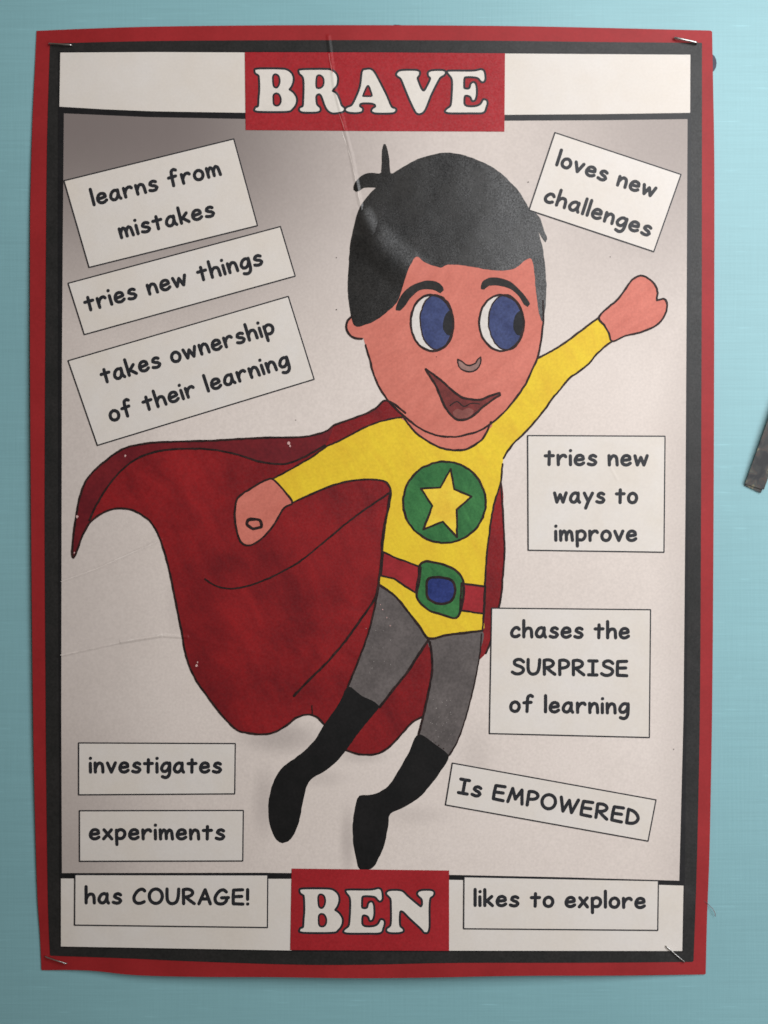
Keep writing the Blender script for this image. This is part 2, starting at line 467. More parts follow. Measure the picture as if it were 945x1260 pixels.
poly('title_strip', [(74.2, 64.7), (190, 64), (303, 64.5), (303, 138.8), (190, 137), (130, 134.6), (73.1, 131.2)], .34, M['white'], poster)['label'] = 'blank white strip left of the word BRAVE'
poly('title_strip', [(619, 65.8), (849.5, 67.3), (849.2, 138.8), (740, 140.4), (619, 141.3)], .34, M['white'], poster)['label'] = 'blank white strip right of the word BRAVE'
poly('title_strip', [(75, 1081), (359, 1081.4), (359, 1169.6), (75, 1164.6)], .34, M['white'], poster)['label'] = 'white strip left of the word BEN'
poly('title_strip', [(551, 1082.6), (700, 1085), (841, 1089.8), (839.5, 1170.2), (551, 1169.8)], .34, M['white'], poster)['label'] = 'white strip right of the word BEN'
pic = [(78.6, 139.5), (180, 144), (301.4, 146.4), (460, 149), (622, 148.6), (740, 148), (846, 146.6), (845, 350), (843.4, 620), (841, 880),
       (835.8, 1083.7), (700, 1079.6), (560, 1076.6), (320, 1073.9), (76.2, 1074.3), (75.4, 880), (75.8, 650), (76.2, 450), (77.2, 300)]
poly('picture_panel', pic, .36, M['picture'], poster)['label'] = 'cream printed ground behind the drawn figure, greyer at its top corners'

# ------------------------------------------------------------------ drawn figure
LINES = []           # (points, radius)
def line(pts, r=1.15, closed=False, smooth=True, amp=.5):
    p = catmull(pts + ([pts[0]] if closed and not smooth else []), closed and smooth, 3.0) if smooth else dense(pts + ([pts[0]] if closed else []), False, 4)
    if closed and smooth: p = p + [p[0]]
    p = wob(p, amp, .2, r)
    LINES.append((p, r))

cape = [(499, 508), (476, 492.6), (462, 502.7), (446.8, 510.4), (425.3, 518), (410, 524), (400, 531), (372.5, 537.5), (321.7, 538.7), (262.4, 542), (220, 543.3),
        (184.5, 545), (152.4, 552), (128.7, 568), (108.4, 587.7), (99.9, 606.4), (94.8, 628.4), (90.8, 655.5), (88.7, 679), (90, 686.6), (94.8, 677.5),
        (101.6, 658.8), (111.8, 642), (128.7, 630), (145.6, 625.7), (162.5, 627.7), (176, 634.5), (188, 645.3), (196.4, 662), (203.2, 682.5), (210, 709.6),
        (216.7, 743.5), (223, 775), (228.9, 806.7), (237.8, 830.4), (251, 851), (268.9, 874.8), (289.6, 897), (304.4, 902), (325.2, 903.6), (340, 900),
        (354.8, 891), (366.7, 882.2), (381.5, 879.3), (391.9, 883.7), (399.3, 892), (412, 910), (426, 923), (442, 928.3), (463, 927.7), (477.8, 920),
        (492.6, 905), (507.4, 888.9), (520.7, 881.5), (545, 850), (575, 830), (590, 812), (597.8, 804), (603.7, 789.6), (610, 762), (616, 738), (619.3, 705), (621, 677.6), (619.3, 636), (616.5, 592),
        (590, 560), (550, 530)]
fig = None
ink_parent_children = []
def fp(name, pts, off, material, smooth=True, label=None, step=4, grid=8, amp=.35):
    o = poly(name, pts, off, material, None, smooth, grid, step, amp=amp)
    if label: o['label'] = label
    ink_parent_children.append(o); return o

fp('cape', cape, .42, M['cape'], label='dark red billowing cape')
line(cape[:cape.index((399.3, 892))+1], 1.25)
line([(426, 923), (442, 928.3), (463, 927.7), (477.8, 920), (492.6, 905), (507.4, 888.9), (520.7, 881.5)], 1.2)
line([(597.8, 804), (603.7, 789.6), (610, 762), (616, 738), (619.3, 705), (621, 677.6), (619.3, 636), (616.5, 592)], 1.1)
fold = [(110, 640), (118.5, 621.6), (132, 599.6), (149, 579.3), (169.3, 564), (196.4, 554.9), (230.3, 552), (264, 553.5), (294.6, 560), (320, 568), (351, 570.8), (376.7, 561), (400, 548)]
fp('cape_lining', cape[5:21] + fold, .46, M['cape_dark'], label='darker turned edge along the top of the cape')
line(fold, 1.2)
line([(252.4, 712.6), (263.7, 720), (278.5, 724), (296.3, 723), (317, 717), (340.7, 706.7), (367.4, 691.9), (394, 671), (423.7, 646), (447.4, 628), (480, 606)], 1.1)
line([(480.6, 603), (477, 628), (471, 660.7), (469.6, 690), (466.7, 711), (462.2, 734.8), (444.4, 761.5), (420.7, 794), (400, 817.8), (379, 838), (362, 856)], 1.4)
line([(384, 868), (384.4, 880)], .6)

# legs
lleg = [(465.9, 718), (460.7, 749.6), (453.3, 779), (441.5, 811.9), (434, 831), (427.4, 848), (445, 858), (461.5, 866), (467.4, 871), (483.7, 848.9), (501.5, 826.7), (514.8, 806), (527.5, 786), (520, 765), (490, 725)]
rleg = [(527, 784), (531, 804.4), (531.9, 825), (526.7, 854.8), (521, 881.5), (514.8, 905), (537, 919), (551.9, 931), (562, 914), (571, 890.4), (578.5, 863.7), (586, 831), (591, 801.5), (593.6, 777), (560, 776)]
lboot = [(428.3, 845), (417, 866), (399.3, 891), (387.4, 910.4), (369.6, 928), (348.9, 943), (340, 954.8), (334, 969.6), (330.5, 987.4), (330.5, 1005), (334, 1021.5), (340, 1033.3), (347.4, 1037.8),
         (354.8, 1035.4), (362.2, 1026), (368, 1011), (372.6, 987.4), (377, 969.6), (383, 958.7), (402.2, 947.4), (417, 934), (428.9, 919.3), (443.7, 898.5), (460, 879), (467, 869), (461.5, 863.7), (445, 856)]
rboot = [(515, 904), (503, 926), (489.6, 949.6), (474.8, 969.8), (457, 977.8), (442.2, 979.3), (436.9, 994), (434, 1014.8), (434.8, 1038.5), (438.7, 1059), (442.5, 1069.5), (456.5, 1069.5), (466, 1056),
         (473.3, 1038.5), (477.8, 1014.8), (480.7, 1001.5), (498.5, 992.6), (516.3, 980.7), (531, 964.4), (543, 948), (552, 930.5), (537, 917)]
fp('leg', lleg, .46, M['grey'], label='grey painted leg on the left, bent back')
fp('leg', rleg, .46, M['grey'], label='grey painted leg on the right, hanging straighter')
fp('boot', lboot, .50, M['boot'], label='black boot on the left', amp=.6)
fp('boot', rboot, .50, M['boot'], label='black boot reaching down to the word BEN', amp=.6)
line([(466, 722), (460.7, 749.6), (453.3, 779), (441.5, 811.9), (428, 845)], 1.1)
line([(467.4, 870), (483.7, 848.9), (501.5, 826.7), (514.8, 806), (527.5, 787)], 1.5)
line([(529, 790), (531, 804.4), (531.9, 825), (526.7, 854.8), (521, 881.5), (515, 904)], 1.4)
line([(592.5, 780), (591, 801.5), (586, 831), (578.5, 863.7), (571, 890.4), (562, 914), (552, 930)], .8)

# shirt with both sleeves
shirt = [(336, 589), (364, 573.8), (386, 561), (400, 550.5), (412, 545), (428.4, 537), (446.8, 527), (462, 520.5), (480.6, 515.5), (498, 513), (560, 500), (640, 455), (661.7, 440.7), (676.7, 433), (693.3, 423),
         (710, 410.7), (726.7, 398), (736.7, 390.7), (743.3, 400), (749.3, 410), (753.3, 420), (745, 426), (733.3, 436.7), (725, 447), (710, 459), (700, 466), (688, 481), (680, 490), (667.8, 507),
         (649.4, 528.8), (634, 543.6), (624.8, 554.9), (619.5, 564), (617.6, 580), (616, 595), (610.5, 611.5), (606.4, 628), (603, 650), (599.5, 677.6), (597.5, 705), (596, 732.6), (595, 757.4), (594, 776),
         (570.6, 778.8), (548.6, 781.6), (528, 785.7), (518.3, 773.9), (501.8, 751.9), (488, 735.3), (474.3, 724.3), (466.5, 719.5), (467.4, 707.8), (468.8, 694), (471, 669.3), (472.9, 655.6), (475.7, 636.3), (479.8, 617),
         (481, 603.3), (477, 595), (468.8, 590.9), (449.5, 590), (427.5, 592.3), (406, 598.5), (382, 608.5), (360, 618.7), (352.6, 607.4), (343.7, 597)]
fp('shirt', shirt, .54, M['yellow'], smooth=True, label='bright yellow long-sleeved top', grid=8)
line([(336, 589), (364, 573.8), (386, 561), (400, 550.5), (412, 545), (428.4, 537), (446.8, 527), (462, 520.5), (480.6, 515.5), (498, 513)], 1.1)
line([(661.7, 440.7), (676.7, 433), (693.3, 423), (710, 410.7), (726.7, 398), (736.7, 390.7)], 1.3)
line([(753.3, 420), (745, 426), (733.3, 436.7), (725, 447), (710, 459), (700, 466), (688, 481), (680, 490), (667.8, 507), (649.4, 528.8), (634, 543.6), (624.8, 554.9), (619.5, 564)], 1.2)
line([(618.5, 571), (617.6, 580), (616, 595), (610.5, 611.5), (606.4, 628), (603, 650), (599.5, 677.6), (597.5, 705), (596, 732.6), (595, 757.4), (594, 776)], 1.1)
line([(594, 776), (570.6, 778.8), (548.6, 781.6), (528, 785.7), (518.3, 773.9), (501.8, 751.9), (488, 735.3), (474.3, 724.3), (466.5, 719.5)], 1.4)
line([(466.5, 719.5), (467.4, 707.8), (468.8, 694), (471, 669.3), (472.9, 655.6), (475.7, 636.3), (479.8, 617), (481, 603.3), (477, 595), (468.8, 590.9), (449.5, 590), (427.5, 592.3), (406, 598.5), (382, 608.5), (360, 618.7)], 1.2)

rh = [(736.7, 390.7), (748.3, 378.3), (760, 368.3), (770, 355), (778.3, 344), (788.3, 339.3), (798.3, 342.7), (806.7, 351.7), (809.3, 361), (808.3, 369.3), (816.7, 367.3), (820.7, 372.7), (820, 383), (815, 393), (805, 401.7), (786.7, 409.3), (770, 413), (753.3, 420), (749.3, 410), (743.3, 400)]
lh = [(334.8, 589.3), (323, 592.6), (308, 601.5), (294.8, 610.4), (290.4, 619), (288.9, 634), (291, 651.9), (296.3, 666.7), (303.7, 671), (311, 670), (323, 662), (334.8, 648.9), (342.2, 637), (349.6, 625), (360, 618.7), (352.6, 607.4), (343.7, 597)]
fp('hand', rh, .58, M['skin'], step=3, label='raised fist at the end of the outstretched arm')
line(rh, 1.2, True)
fp('hand', lh, .58, M['skin'], step=3, label='lowered fist in front of the cape')
line(lh, 1.2, True)
line([(312.6 + 9.4 * math.cos(a * math.pi / 8), 644.4 + 6 * math.sin(a * math.pi / 8)) for a in range(16)], 1.9, True, amp=2.4)

# neck, ear, face
neck = [(496, 512), (500.5, 519), (511.3, 531.9), (523.5, 541), (538.9, 549.7), (554.2, 553.6), (569.6, 553.6), (581.9, 548.7), (592.6, 541), (598.7, 531.9), (604, 519), (560, 500)]
fp('neck', neck, .60, M['skin'], label='strip of neck under the chin')
line(neck[:-1], 1.25)
ear = [(440, 388), (433, 389), (427.8, 394.5), (426, 403), (429, 410.6), (436, 415.9), (445.3, 416.8), (455, 412), (455, 395)]
fp('ear', ear, .60, M['skin'])
line(ear[1:-2], 1.3)
face = [(436, 396), (445, 412), (449.9, 424.4), (454.5, 439.8), (459, 458), (466.8, 476.6), (476, 490.4), (488.3, 504), (499, 513.4), (514.3, 525.5), (526.6, 532), (542, 536.6), (560.4, 537.4), (575.7, 534.3),
        (591, 529.4), (606.4, 519.6), (621.7, 505.8), (635.6, 488.9), (646.3, 473.5), (655.5, 453.6), (661.6, 439.8), (665.5, 421.4), (668.6, 395), (668, 370), (662, 310), (640, 290), (560, 280), (480, 300), (445, 350)]
fp('face', face, .64, M['skin'], label='broad salmon-pink painted face')
line(face[2:24], 1.2)

hair = [(436.1, 400.4), (430, 378.7), (427.8, 354), (429, 329.6), (430.9, 302), (434.5, 283.5), (439, 265), (443.8, 252.9), (452, 242), (462, 231), (467.5, 222), (469.3, 212), (469.8, 200.7), (470.2, 184), (472.3, 177.4), (475, 177.4),
        (477.2, 186), (479.2, 198), (480.8, 213), (487, 211), (496, 205.3), (511.3, 197), (529.7, 190.9), (551.2, 187.8), (572.6, 191.5), (594, 199.5), (612.5, 209.9), (627.9, 223.7), (640, 237.5), (651, 256),
        (659, 262), (665, 270), (669.5, 283.5), (673.3, 294), (671.5, 298.5), (667, 293), (662.4, 285), (666, 297), (668.6, 310), (670.8, 329.6), (672.4, 351), (671.5, 372.5), (669.3, 391), (667, 396),
        (663, 384.8), (660, 363), (658, 341.9), (655.5, 323.4), (652.4, 317.5), (646.3, 320.4), (637, 328), (624.8, 332.6), (606.4, 332.6), (588, 329.6), (569.6, 326.5), (551, 325.9), (542, 329), (529.7, 325.9),
        (520.5, 321.5), (512.8, 315.8), (505, 326.5), (499, 341.9), (494.4, 357), (488, 372.5), (477.5, 383), (465, 392.5), (450, 399.5)]
fp('hair', hair, .68, M['hair'], step=3, label='short black hair with an upright tuft', amp=.7, grid=6)
curl = [(476, 209), (467, 213.5), (457, 212.4), (448, 214.6), (441, 219.6), (436, 227), (435, 233.5), (438.5, 236), (443, 234.5), (448, 231), (456, 230.6), (465, 230.5), (476, 230)]
fp('hair_curl', curl, .72, M['hair'], step=3, label='small curl sticking out left of the tuft', amp=.5)

fp('eyebrow', [(486.7, 381.8), (491, 368), (500.5, 355.7), (514, 348), (529.7, 345), (542, 349.5), (546.3, 357), (542, 360.9), (532.8, 356.6), (517.4, 357), (506.7, 364.9), (499, 375.6), (492.2, 382.4)], .70, M['brow'], step=3)
fp('eyebrow', [(591.7, 355.7), (593.5, 346.5), (601.8, 341.9), (614, 341.9), (627.9, 346.5), (638.6, 355.7), (647.8, 366.4), (652.4, 374), (649.4, 378), (644.8, 375), (638.6, 364.9), (627.9, 355.7), (614, 351.7), (601.8, 351.7), (595.7, 356.6)], .70, M['brow'], step=3)
def ell(cx, cy, rx, ry, rot=0, n=20):
    c, s = math.cos(math.radians(rot)), math.sin(math.radians(rot))
    return [(cx + rx * math.cos(a) * c - ry * math.sin(a) * s, cy + rx * math.cos(a) * s + ry * math.sin(a) * c) for a in (i * 2 * math.pi / n for i in range(n))]
for cx, rx, dx, rp in ((531.6, 26.2, 0, 1), (617, 27.4, 1.5, 1)):
    side = 'left' if cx < 600 else 'right'
    e = ell(cx, 397.4, rx, 34.6, -3)
    fp('eye', e, .70, M['eye_white'], step=3); line(e, 1.4, True, amp=.7)
    ir = ell(cx + 6, 396.8, rx - 5.6, 34, -3)
    fp('iris', ir, .74, M['blue'], step=3); line(ir, .8, True, amp=.9)
    xr = cx + rx
    fp('pupil', [(xr - 3, 382), (xr - 9, 386), (xr - 12.5, 396), (xr - 12.5, 405), (xr - 8, 412), (xr - 4, 413), (xr - 1.8, 404), (xr - .8, 393)], .78, M['pupil'], step=3)
nose = [(563.4, 442), (564.6, 450.5), (570.6, 455.9), (578.8, 457.6), (586.5, 454.7), (591, 447.5), (591.4, 439.6), (588, 442), (585, 447), (578.8, 449.6), (572.6, 448.4), (568.4, 444.4)]
fp('nose', nose, .70, M['nose'], step=3); line(nose, .9, True, amp=.5)
mouth = [(524, 454.5), (529, 457.6), (542, 467.4), (557.3, 481), (566.5, 488), (577, 491), (591, 492), (603, 487), (615, 483.4), (615.5, 486), (606.4, 492), (594, 501), (583.4, 510.4), (574, 515.9), (563.4, 516.5), (557, 512.5), (549.6, 504), (543.5, 492), (535.8, 473.5), (527, 460)]
fp('mouth', mouth, .70, M['mouth'], step=3, label='open lopsided grin'); line(mouth, 1.4, True, amp=.5)
fp('tongue', [(557, 507), (563, 503), (569, 505), (576, 502), (583, 505), (580, 511), (573, 514.5), (563.4, 515), (558, 511)], .74, M['tongue'], step=3)
line([(554, 499), (562, 494), (571, 500), (580, 496), (590, 497)], .7)

# badge and belt
badge = ell(546.9, 618, 50.8, 50)
fp('badge', badge, .60, M['green'], label='green round chest badge'); line(badge, 1.3, True, amp=.9)
star = [(554.6, 577), (559, 601.9), (580.2, 611), (562.3, 626.7), (562.3, 661), (545, 641.8), (521, 651.4), (532, 622.5), (518, 601), (541.7, 600)]
fp('star', star, .66, M['star'], smooth=False, label='yellow hand-drawn star on the green badge'); line(star, 1.2, True, smooth=False, amp=.5)
b1 = [(471.5, 679), (488, 687), (504.6, 692.7), (518, 698.2), (516, 715), (512.8, 730), (499, 721.6), (485.3, 712), (468.8, 708.4)]
fp('belt', b1, .60, M['belt'], smooth=False, label='red belt left of the buckle'); line(b1, 1.2, True, smooth=False)
b2 = [(568, 717.8), (597, 721.6), (595.9, 755.2), (566, 751)]
fp('belt', b2, .60, M['belt'], smooth=False, label='red belt right of the buckle'); line(b2, 1.2, True, smooth=False)
bk = [(516.6, 695.6), (523.8, 690.8), (543, 694), (559.6, 701), (569.2, 712), (570.6, 727), (568.4, 745), (561.5, 760.2), (543, 756), (526.6, 750), (514.4, 738), (512.3, 727), (515, 710.6)]
fp('buckle', bk, .66, M['green'], label='green belt buckle'); line(bk, 1.4, True)
bs_ = [(527.5, 712), (545.8, 710.8), (557.4, 716), (560, 729), (554, 740.2), (540.3, 743), (527, 736.7), (525, 724)]
fp('buckle_stone', bs_, .70, M['stone'], label='dark blue centre of the belt buckle'); line(bs_, 1.5, True)

faces = []
for p, r in LINES:
    sd = random.random() * 50
    faces.append((p, r, sd))
# line work: one union of every pen stroke, so that no two faces share a plane
allf = []
for p, r, sd in faces:
    rad = lambda i, p=p, r=r, sd=sd: r * (1 + .32 * noise.noise(Vector((p[i][0] * .12, p[i][1] * .12, sd))))
    allf += capsule_faces(p, rad)
v2, f2 = fill(allf)
vs = [W3(x, y, .83) for x, y in v2]; fs = []
for f in f2:
    a, b, c = (Vector(vs[i]) for i in f[:3])
    fs.append(tuple(f if (b - a).cross(c - a).y < 0 else f[::-1]))
me = bpy.data.meshes.new('drawn_figure'); me.from_pydata(vs, [], fs); me.update()
fig = link('drawn_figure', me, M['line'], poster)
fig['label'] = 'hand-drawn ink outline of a boy with a cape flying, one arm raised'
for o in ink_parent_children: o.parent = fig

# bare flecks and specks on the print
fl = []
for x, y, r in ((355, 545, 3), (357, 549, 2), (154, 561, 1.8), (95, 635.5, 2.6), (242, 819, 2.8), (243, 815, 1.6), (91.5, 680, 1.4), (471, 750, 1.1), (476, 760, .9), (480, 770, 1), (468, 744, .9)):
    fl.append([(x + r * random.uniform(.4, .8) * math.cos(a), y + r * random.uniform(.5, 1.1) * math.sin(a)) for a in (i * math.pi / 3.5 for i in range(7))])
o = sheet('bare_fleck', fill(fl), .98, M['fleck'], fig); o['kind'] = 'stuff'
fl = []
for i in range(70):     # tiny white chips on the grey legs
    x, y = random.choice([(random.uniform(440, 500), random.uniform(760, 850)), (random.uniform(524, 574), random.uniform(860, 912))])
    r = random.uniform(.2, .42)
    fl.append([(x + r * math.cos(a), y + r * math.sin(a)) for a in (i * math.pi / 2 + .4 for i in range(4))])
fl = [q for q in fl if 524 < q[0][0] < 566 or (448 < q[0][0] < 486 and q[0][1] < 835)]
o = sheet('paint_chip', fill(fl), .98, M['eye_white'], fig); o['kind'] = 'stuff'
fl = []
for x, y, r in ((650, 224, 1.2), (414, 317, 1), (537, 439, .9), (751, 316, .9), (829, 922, 1), (414, 381, 1.2), (540, 917, 1.4), (546, 921, 1.2), (536, 914, 1), (364, 517, 1)):
    fl.append([(x + .62 * r * math.cos(a), y + .62 * r * math.sin(a)) for a in (i * math.pi / 3 for i in range(6))])
o = sheet('ink_speck', fill(fl), .97, M['line'], poster); o['kind'] = 'stuff'

# ------------------------------------------------------------------ lettering
G = {
 'a': [('S', [(.38,.50),(.27,.57),(.13,.52),(.03,.38),(0,.22),(.07,.11),(.18,.085),(.30,.16),(.38,.34),(.40,.5)]), ('S', [(.395,.56),(.39,.32),(.41,.17),(.47,.085)])],
 'c': [('S', [(.38,.47),(.30,.56),(.18,.55),(.06,.43),(0,.28),(.04,.14),(.16,.085),(.28,.10),(.38,.17)])],
 'e': [('S', [(.02,.32),(.22,.34),(.40,.38),(.38,.50),(.26,.57),(.12,.54),(.03,.42),(0,.27),(.06,.14),(.19,.085),(.32,.11),(.42,.18)])],
 'f': [('S', [(.42,.86),(.33,.92),(.22,.87),(.18,.72),(.17,.45),(.16,.083)]), ('L', [(0,.53),(.36,.56)])],
 'g': [('S', [(.40,.50),(.29,.57),(.14,.53),(.03,.38),(0,.24),(.07,.13),(.19,.12),(.32,.22),(.39,.38),(.41,.5)]), ('S', [(.41,.56),(.415,.3),(.40,.02),(.33,-.14),(.19,-.20),(.04,-.15)])],
 'h': [('L', [(0,.917),(.01,.083)]), ('S', [(.01,.28),(.08,.44),(.21,.54),(.33,.52),(.39,.40),(.40,.22),(.41,.083)])],
 'i': [('L', [(0,.54),(.01,.083)]), ('L', [(0,.80),(.012,.81)])],
 'k': [('L', [(0,.917),(.01,.083)]), ('L', [(.34,.56),(.04,.27)]), ('L', [(.12,.33),(.38,.083)])],
 'l': [('L', [(0,.917),(.01,.083)])],
 'm': [('L', [(0,.56),(.02,.083)]), ('S', [(.02,.3),(.09,.47),(.18,.56),(.26,.50),(.29,.35),(.30,.1)]), ('S', [(.29,.3),(.36,.47),(.45,.56),(.54,.5),(.57,.34),(.60,.083)])],
 'n': [('L', [(0,.56),(.02,.083)]), ('S', [(.02,.28),(.10,.46),(.22,.56),(.33,.52),(.38,.38),(.40,.083)])],
 'o': [('S', [(.22,.57),(.08,.51),(0,.34),(.04,.16),(.18,.083),(.33,.12),(.42,.29),(.39,.46),(.30,.55),(.20,.57)])],
 'p': [('L', [(0,.54),(.02,-.21)]), ('S', [(0,.42),(.1,.54),(.24,.57),(.37,.49),(.41,.34),(.35,.18),(.22,.10),(.04,.13)])],
 'r': [('L', [(0,.56),(.02,.083)]), ('S', [(.02,.3),(.09,.45),(.2,.55),(.33,.56),(.38,.49)])],
 's': [('S', [(.36,.51),(.24,.57),(.10,.52),(.06,.42),(.16,.35),(.30,.30),(.37,.21),(.30,.11),(.15,.083),(0,.13)])],
 't': [('L', [(.20,.74),(.19,.083)]), ('L', [(0,.53),(.40,.54)])],
 'v': [('L', [(0,.56),(.20,.085),(.40,.57)])],
 'w': [('L', [(0,.56),(.12,.09),(.29,.48),(.44,.09),(.60,.57)])],
 'x': [('L', [(.02,.56),(.40,.083)]), ('L', [(.38,.56),(0,.083)])],
 'y': [('L', [(.02,.56),(.22,.14)]), ('L', [(.44,.56),(.22,.12),(.09,-.21)])],
 'S': [('S', [(.55,.70),(.42,.81),(.25,.82),(.10,.73),(.10,.60),(.24,.51),(.42,.45),(.55,.33),(.5,.17),(.33,.085),(.15,.09),(0,.17)])],
 'U': [('S', [(0,.83),(0,.5),(.03,.24),(.15,.1),(.3,.085),(.45,.16),(.53,.35),(.56,.60),(.57,.83)])],
 'R': [('L', [(0,.80),(.02,.083)]), ('S', [(0,.80),(.2,.83),(.38,.78),(.46,.66),(.40,.53),(.24,.45),(.05,.42)]), ('L', [(.12,.43),(.32,.25),(.54,.09)])],
 'P': [('L', [(0,.80),(.02,.083)]), ('S', [(0,.80),(.2,.83),(.38,.77),(.45,.64),(.38,.5),(.22,.43),(.04,.41)])],
 'I': [('L', [(.21,.81),(.21,.1)]), ('L', [(0,.81),(.42,.81)]), ('L', [(0,.095),(.42,.095)])],
 'E': [('L', [(.46,.82),(.02,.80),(0,.45),(.01,.1),(.48,.083)]), ('L', [(.02,.46),(.42,.48)])],
 'M': [('L', [(0,.083),(.12,.81),(.33,.28),(.56,.81),(.68,.083)])],
 'O': [('S', [(.32 + .32 * math.cos(a * math.pi / 6), .455 + .37 * math.sin(a * math.pi / 6)) for a in range(13)])],
 'W': [('L', [(0,.81),(.19,.1),(.40,.72),(.60,.1),(.82,.82)])],
 'D': [('L', [(0,.81),(.02,.09)]), ('S', [(0,.80),(.22,.76),(.42,.62),(.52,.42),(.45,.22),(.27,.11),(.03,.09)])],
 'C': [('S', [(.52,.72),(.42,.81),(.25,.77),(.1,.62),(0,.4),(.03,.2),(.15,.095),(.33,.09),(.50,.17)])],
 'A': [('L', [(0,.083),(.30,.81),(.56,.083)]), ('L', [(.12,.33),(.47,.34)])],
 'G': [('S', [(.55,.70),(.42,.81),(.24,.76),(.08,.58),(0,.36),(.06,.16),(.22,.085),(.42,.11),(.55,.24),(.58,.38)]), ('L', [(.32,.40),(.66,.41)])],
 '!': [('L', [(0,.83),(0,.33)]), ('L', [(0,.09),(.012,.095)])],
}
GAP, SPC = .225, .42
def set_text(text, start, end, asc, parent, off=.95, rad=2.12):
    pen = 0; items = []
    for ch in text:
        if ch == ' ': pen += SPC; items.append(None); continue
        wd = max(x for _, s in G[ch] for x, _ in s)
        items.append((ch, pen)); pen += wd + GAP
    total = pen - GAP
    dx, dy = end[0] - start[0], end[1] - start[1]
    ln = math.hypot(dx, dy); ux, uy = dx / ln, dy / ln
    sx = (ln - 2 * rad) / total
    words = [[]]
    for it in items:
        if it is None: words.append([])
        else: words[-1].append(it)
    for wd in words:
        V, F = [], []
        for ch, p0 in wd:
            fc = []
            for kind, s in G[ch]:
                q = [((p0 + x) * sx + rad, y * asc) for x, y in s]
                q = [(start[0] + ux * a + uy * b, start[1] + uy * a - ux * b) for a, b in q]
                q = catmull(q, False, 1.6) if kind == 'S' else dense(q, False, 6)
                fc += capsule_faces(q, rad)
            v, f = fill(fc)
            n = len(V); V += v; F += [[i + n for i in t] for t in f]
        o = sheet('word', (V, F), off, M['ink'], parent)
        o['label'] = 'printed word "%s"' % ''.join(c for c, _ in wd)

def text_box(corners, lines, label, off=.86):
    b = poly('text_box', corners, off, M['slip'], poster)
    b['label'] = label
    e = dense(corners + [corners[0]], False, 6)
    sheet('border_line', fill(capsule_faces(e, .78)), off + .05, M['ink'], b)
    for t, s, e, asc in lines: set_text(t, s, e, asc, b, off + .05)

text_box([(78.8, 222.4), (287.6, 171), (316.8, 277.6), (109.6, 329)], [('learns from', (114, 254.4), (273.8, 216.2), 23.5), ('mistakes', (147.6, 295), (266, 266.6), 23.5)], 'tilted box reading "learns from mistakes"')
text_box([(83.8, 348.6), (345, 278.8), (363.2, 339.7), (103.7, 411.7)], [('tries new things', (105.5, 385), (325.5, 326.3), 24)], 'tilted box reading "tries new things"')
text_box([(83.8, 443.9), (354.7, 364.7), (386.5, 466.7), (119.8, 548)], [('takes ownership', (126, 473.7), (340, 411), 24), ('of their learning', (136, 520.7), (358.5, 451.5), 24)], 'tilted box reading "takes ownership of their learning"')
text_box([(682.9, 163.2), (838, 214.7), (804.5, 309.6), (651, 258.5)], [('loves new', (682.2, 204), (805, 244.6), 23), ('challenges', (667.3, 248.6), (799.4, 292.7), 23)], 'tilted box reading "loves new challenges"')
text_box([(649.3, 536), (818.3, 536.8), (817, 679.5), (650, 677)], [('tries new', (668.7, 573.6), (798.4, 574.4), 24), ('ways to', (680.2, 620), (785.4, 620.6), 24), ('improve', (681.6, 666.8), (784.4, 667.2), 24)], 'square box reading "tries new ways to improve"')
text_box([(605, 748.3), (800.5, 750.3), (799, 907.5), (602.2, 902.6)], [('chases the', (627.3, 785.5), (775.4, 787.1), 24), ('SURPRISE', (628.2, 831), (773.4, 833.5), 24), ('of learning', (626.2, 877.2), (774.9, 879.6), 24)], 'box reading "chases the SURPRISE of learning"')
text_box([(556.6, 939), (807.2, 984.3), (797.4, 1035), (548.2, 990.4)], [('Is EMPOWERED', (561.6, 977), (785.6, 1017.2), 23.5)], 'tilted box reading "Is EMPOWERED"')
text_box([(96.8, 914.2), (289.5, 915), (288.8, 976.8), (96.8, 978)], [('investigates', (109, 952), (273.6, 952.2), 23.5)], 'box reading "investigates"')
text_box([(97.8, 997.7), (299.4, 997.3), (298.7, 1059.4), (97.9, 1059.8)], [('experiments', (109, 1034.2), (277.5, 1034.4), 23.5)], 'box reading "experiments"')
text_box([(92.2, 1076.2), (329.5, 1076.6), (329, 1141.3), (91.8, 1138.3)], [('has COURAGE!', (103.6, 1113), (307, 1114.6), 24)], 'box reading "has COURAGE!"')
text_box([(571, 1078.8), (810.2, 1083.7), (809.3, 1144.8), (570.6, 1142.8)], [('likes to explore', (582.2, 1116), (795, 1118.9), 23.5)], 'box reading "likes to explore"')

# banner letters
k1 = lambda pts, ox=305, oy=70, s=5.906: [(ox + x / s, oy + y / s) for x, y in pts]
LB = ([(55,100),(75,92),(230,92),(285,100),(318,130),(325,170),(312,212),(295,238),(325,262),(348,300),(345,340),(320,375),(280,392),(75,392),(55,380),(60,370),(80,362),(85,300),(90,240),(88,160),(82,130),(62,118)],
      [[(175,150),(185,125),(205,120),(228,135),(238,170),(232,205),(215,228),(195,228),(180,210)], [(178,290),(185,268),(205,258),(230,268),(245,300),(243,335),(225,358),(200,360),(182,345)]])
LR = ([(375,105),(395,97),(560,95),(610,103),(640,130),(648,165),(640,205),(615,235),(608,250),(640,270),(660,310),(675,355),(697,375),(690,392),(650,402),(610,402),(580,380),(560,340),(545,295),(530,270),(510,265),(492,280),(490,310),(497,350),(520,372),(522,385),(500,397),(400,397),(378,382),(383,372),(405,360),(410,300),(412,200),(405,145),(380,120)],
      [[(493,150),(505,130),(525,127),(550,145),(558,180),(550,215),(525,233),(500,232),(490,210)]])
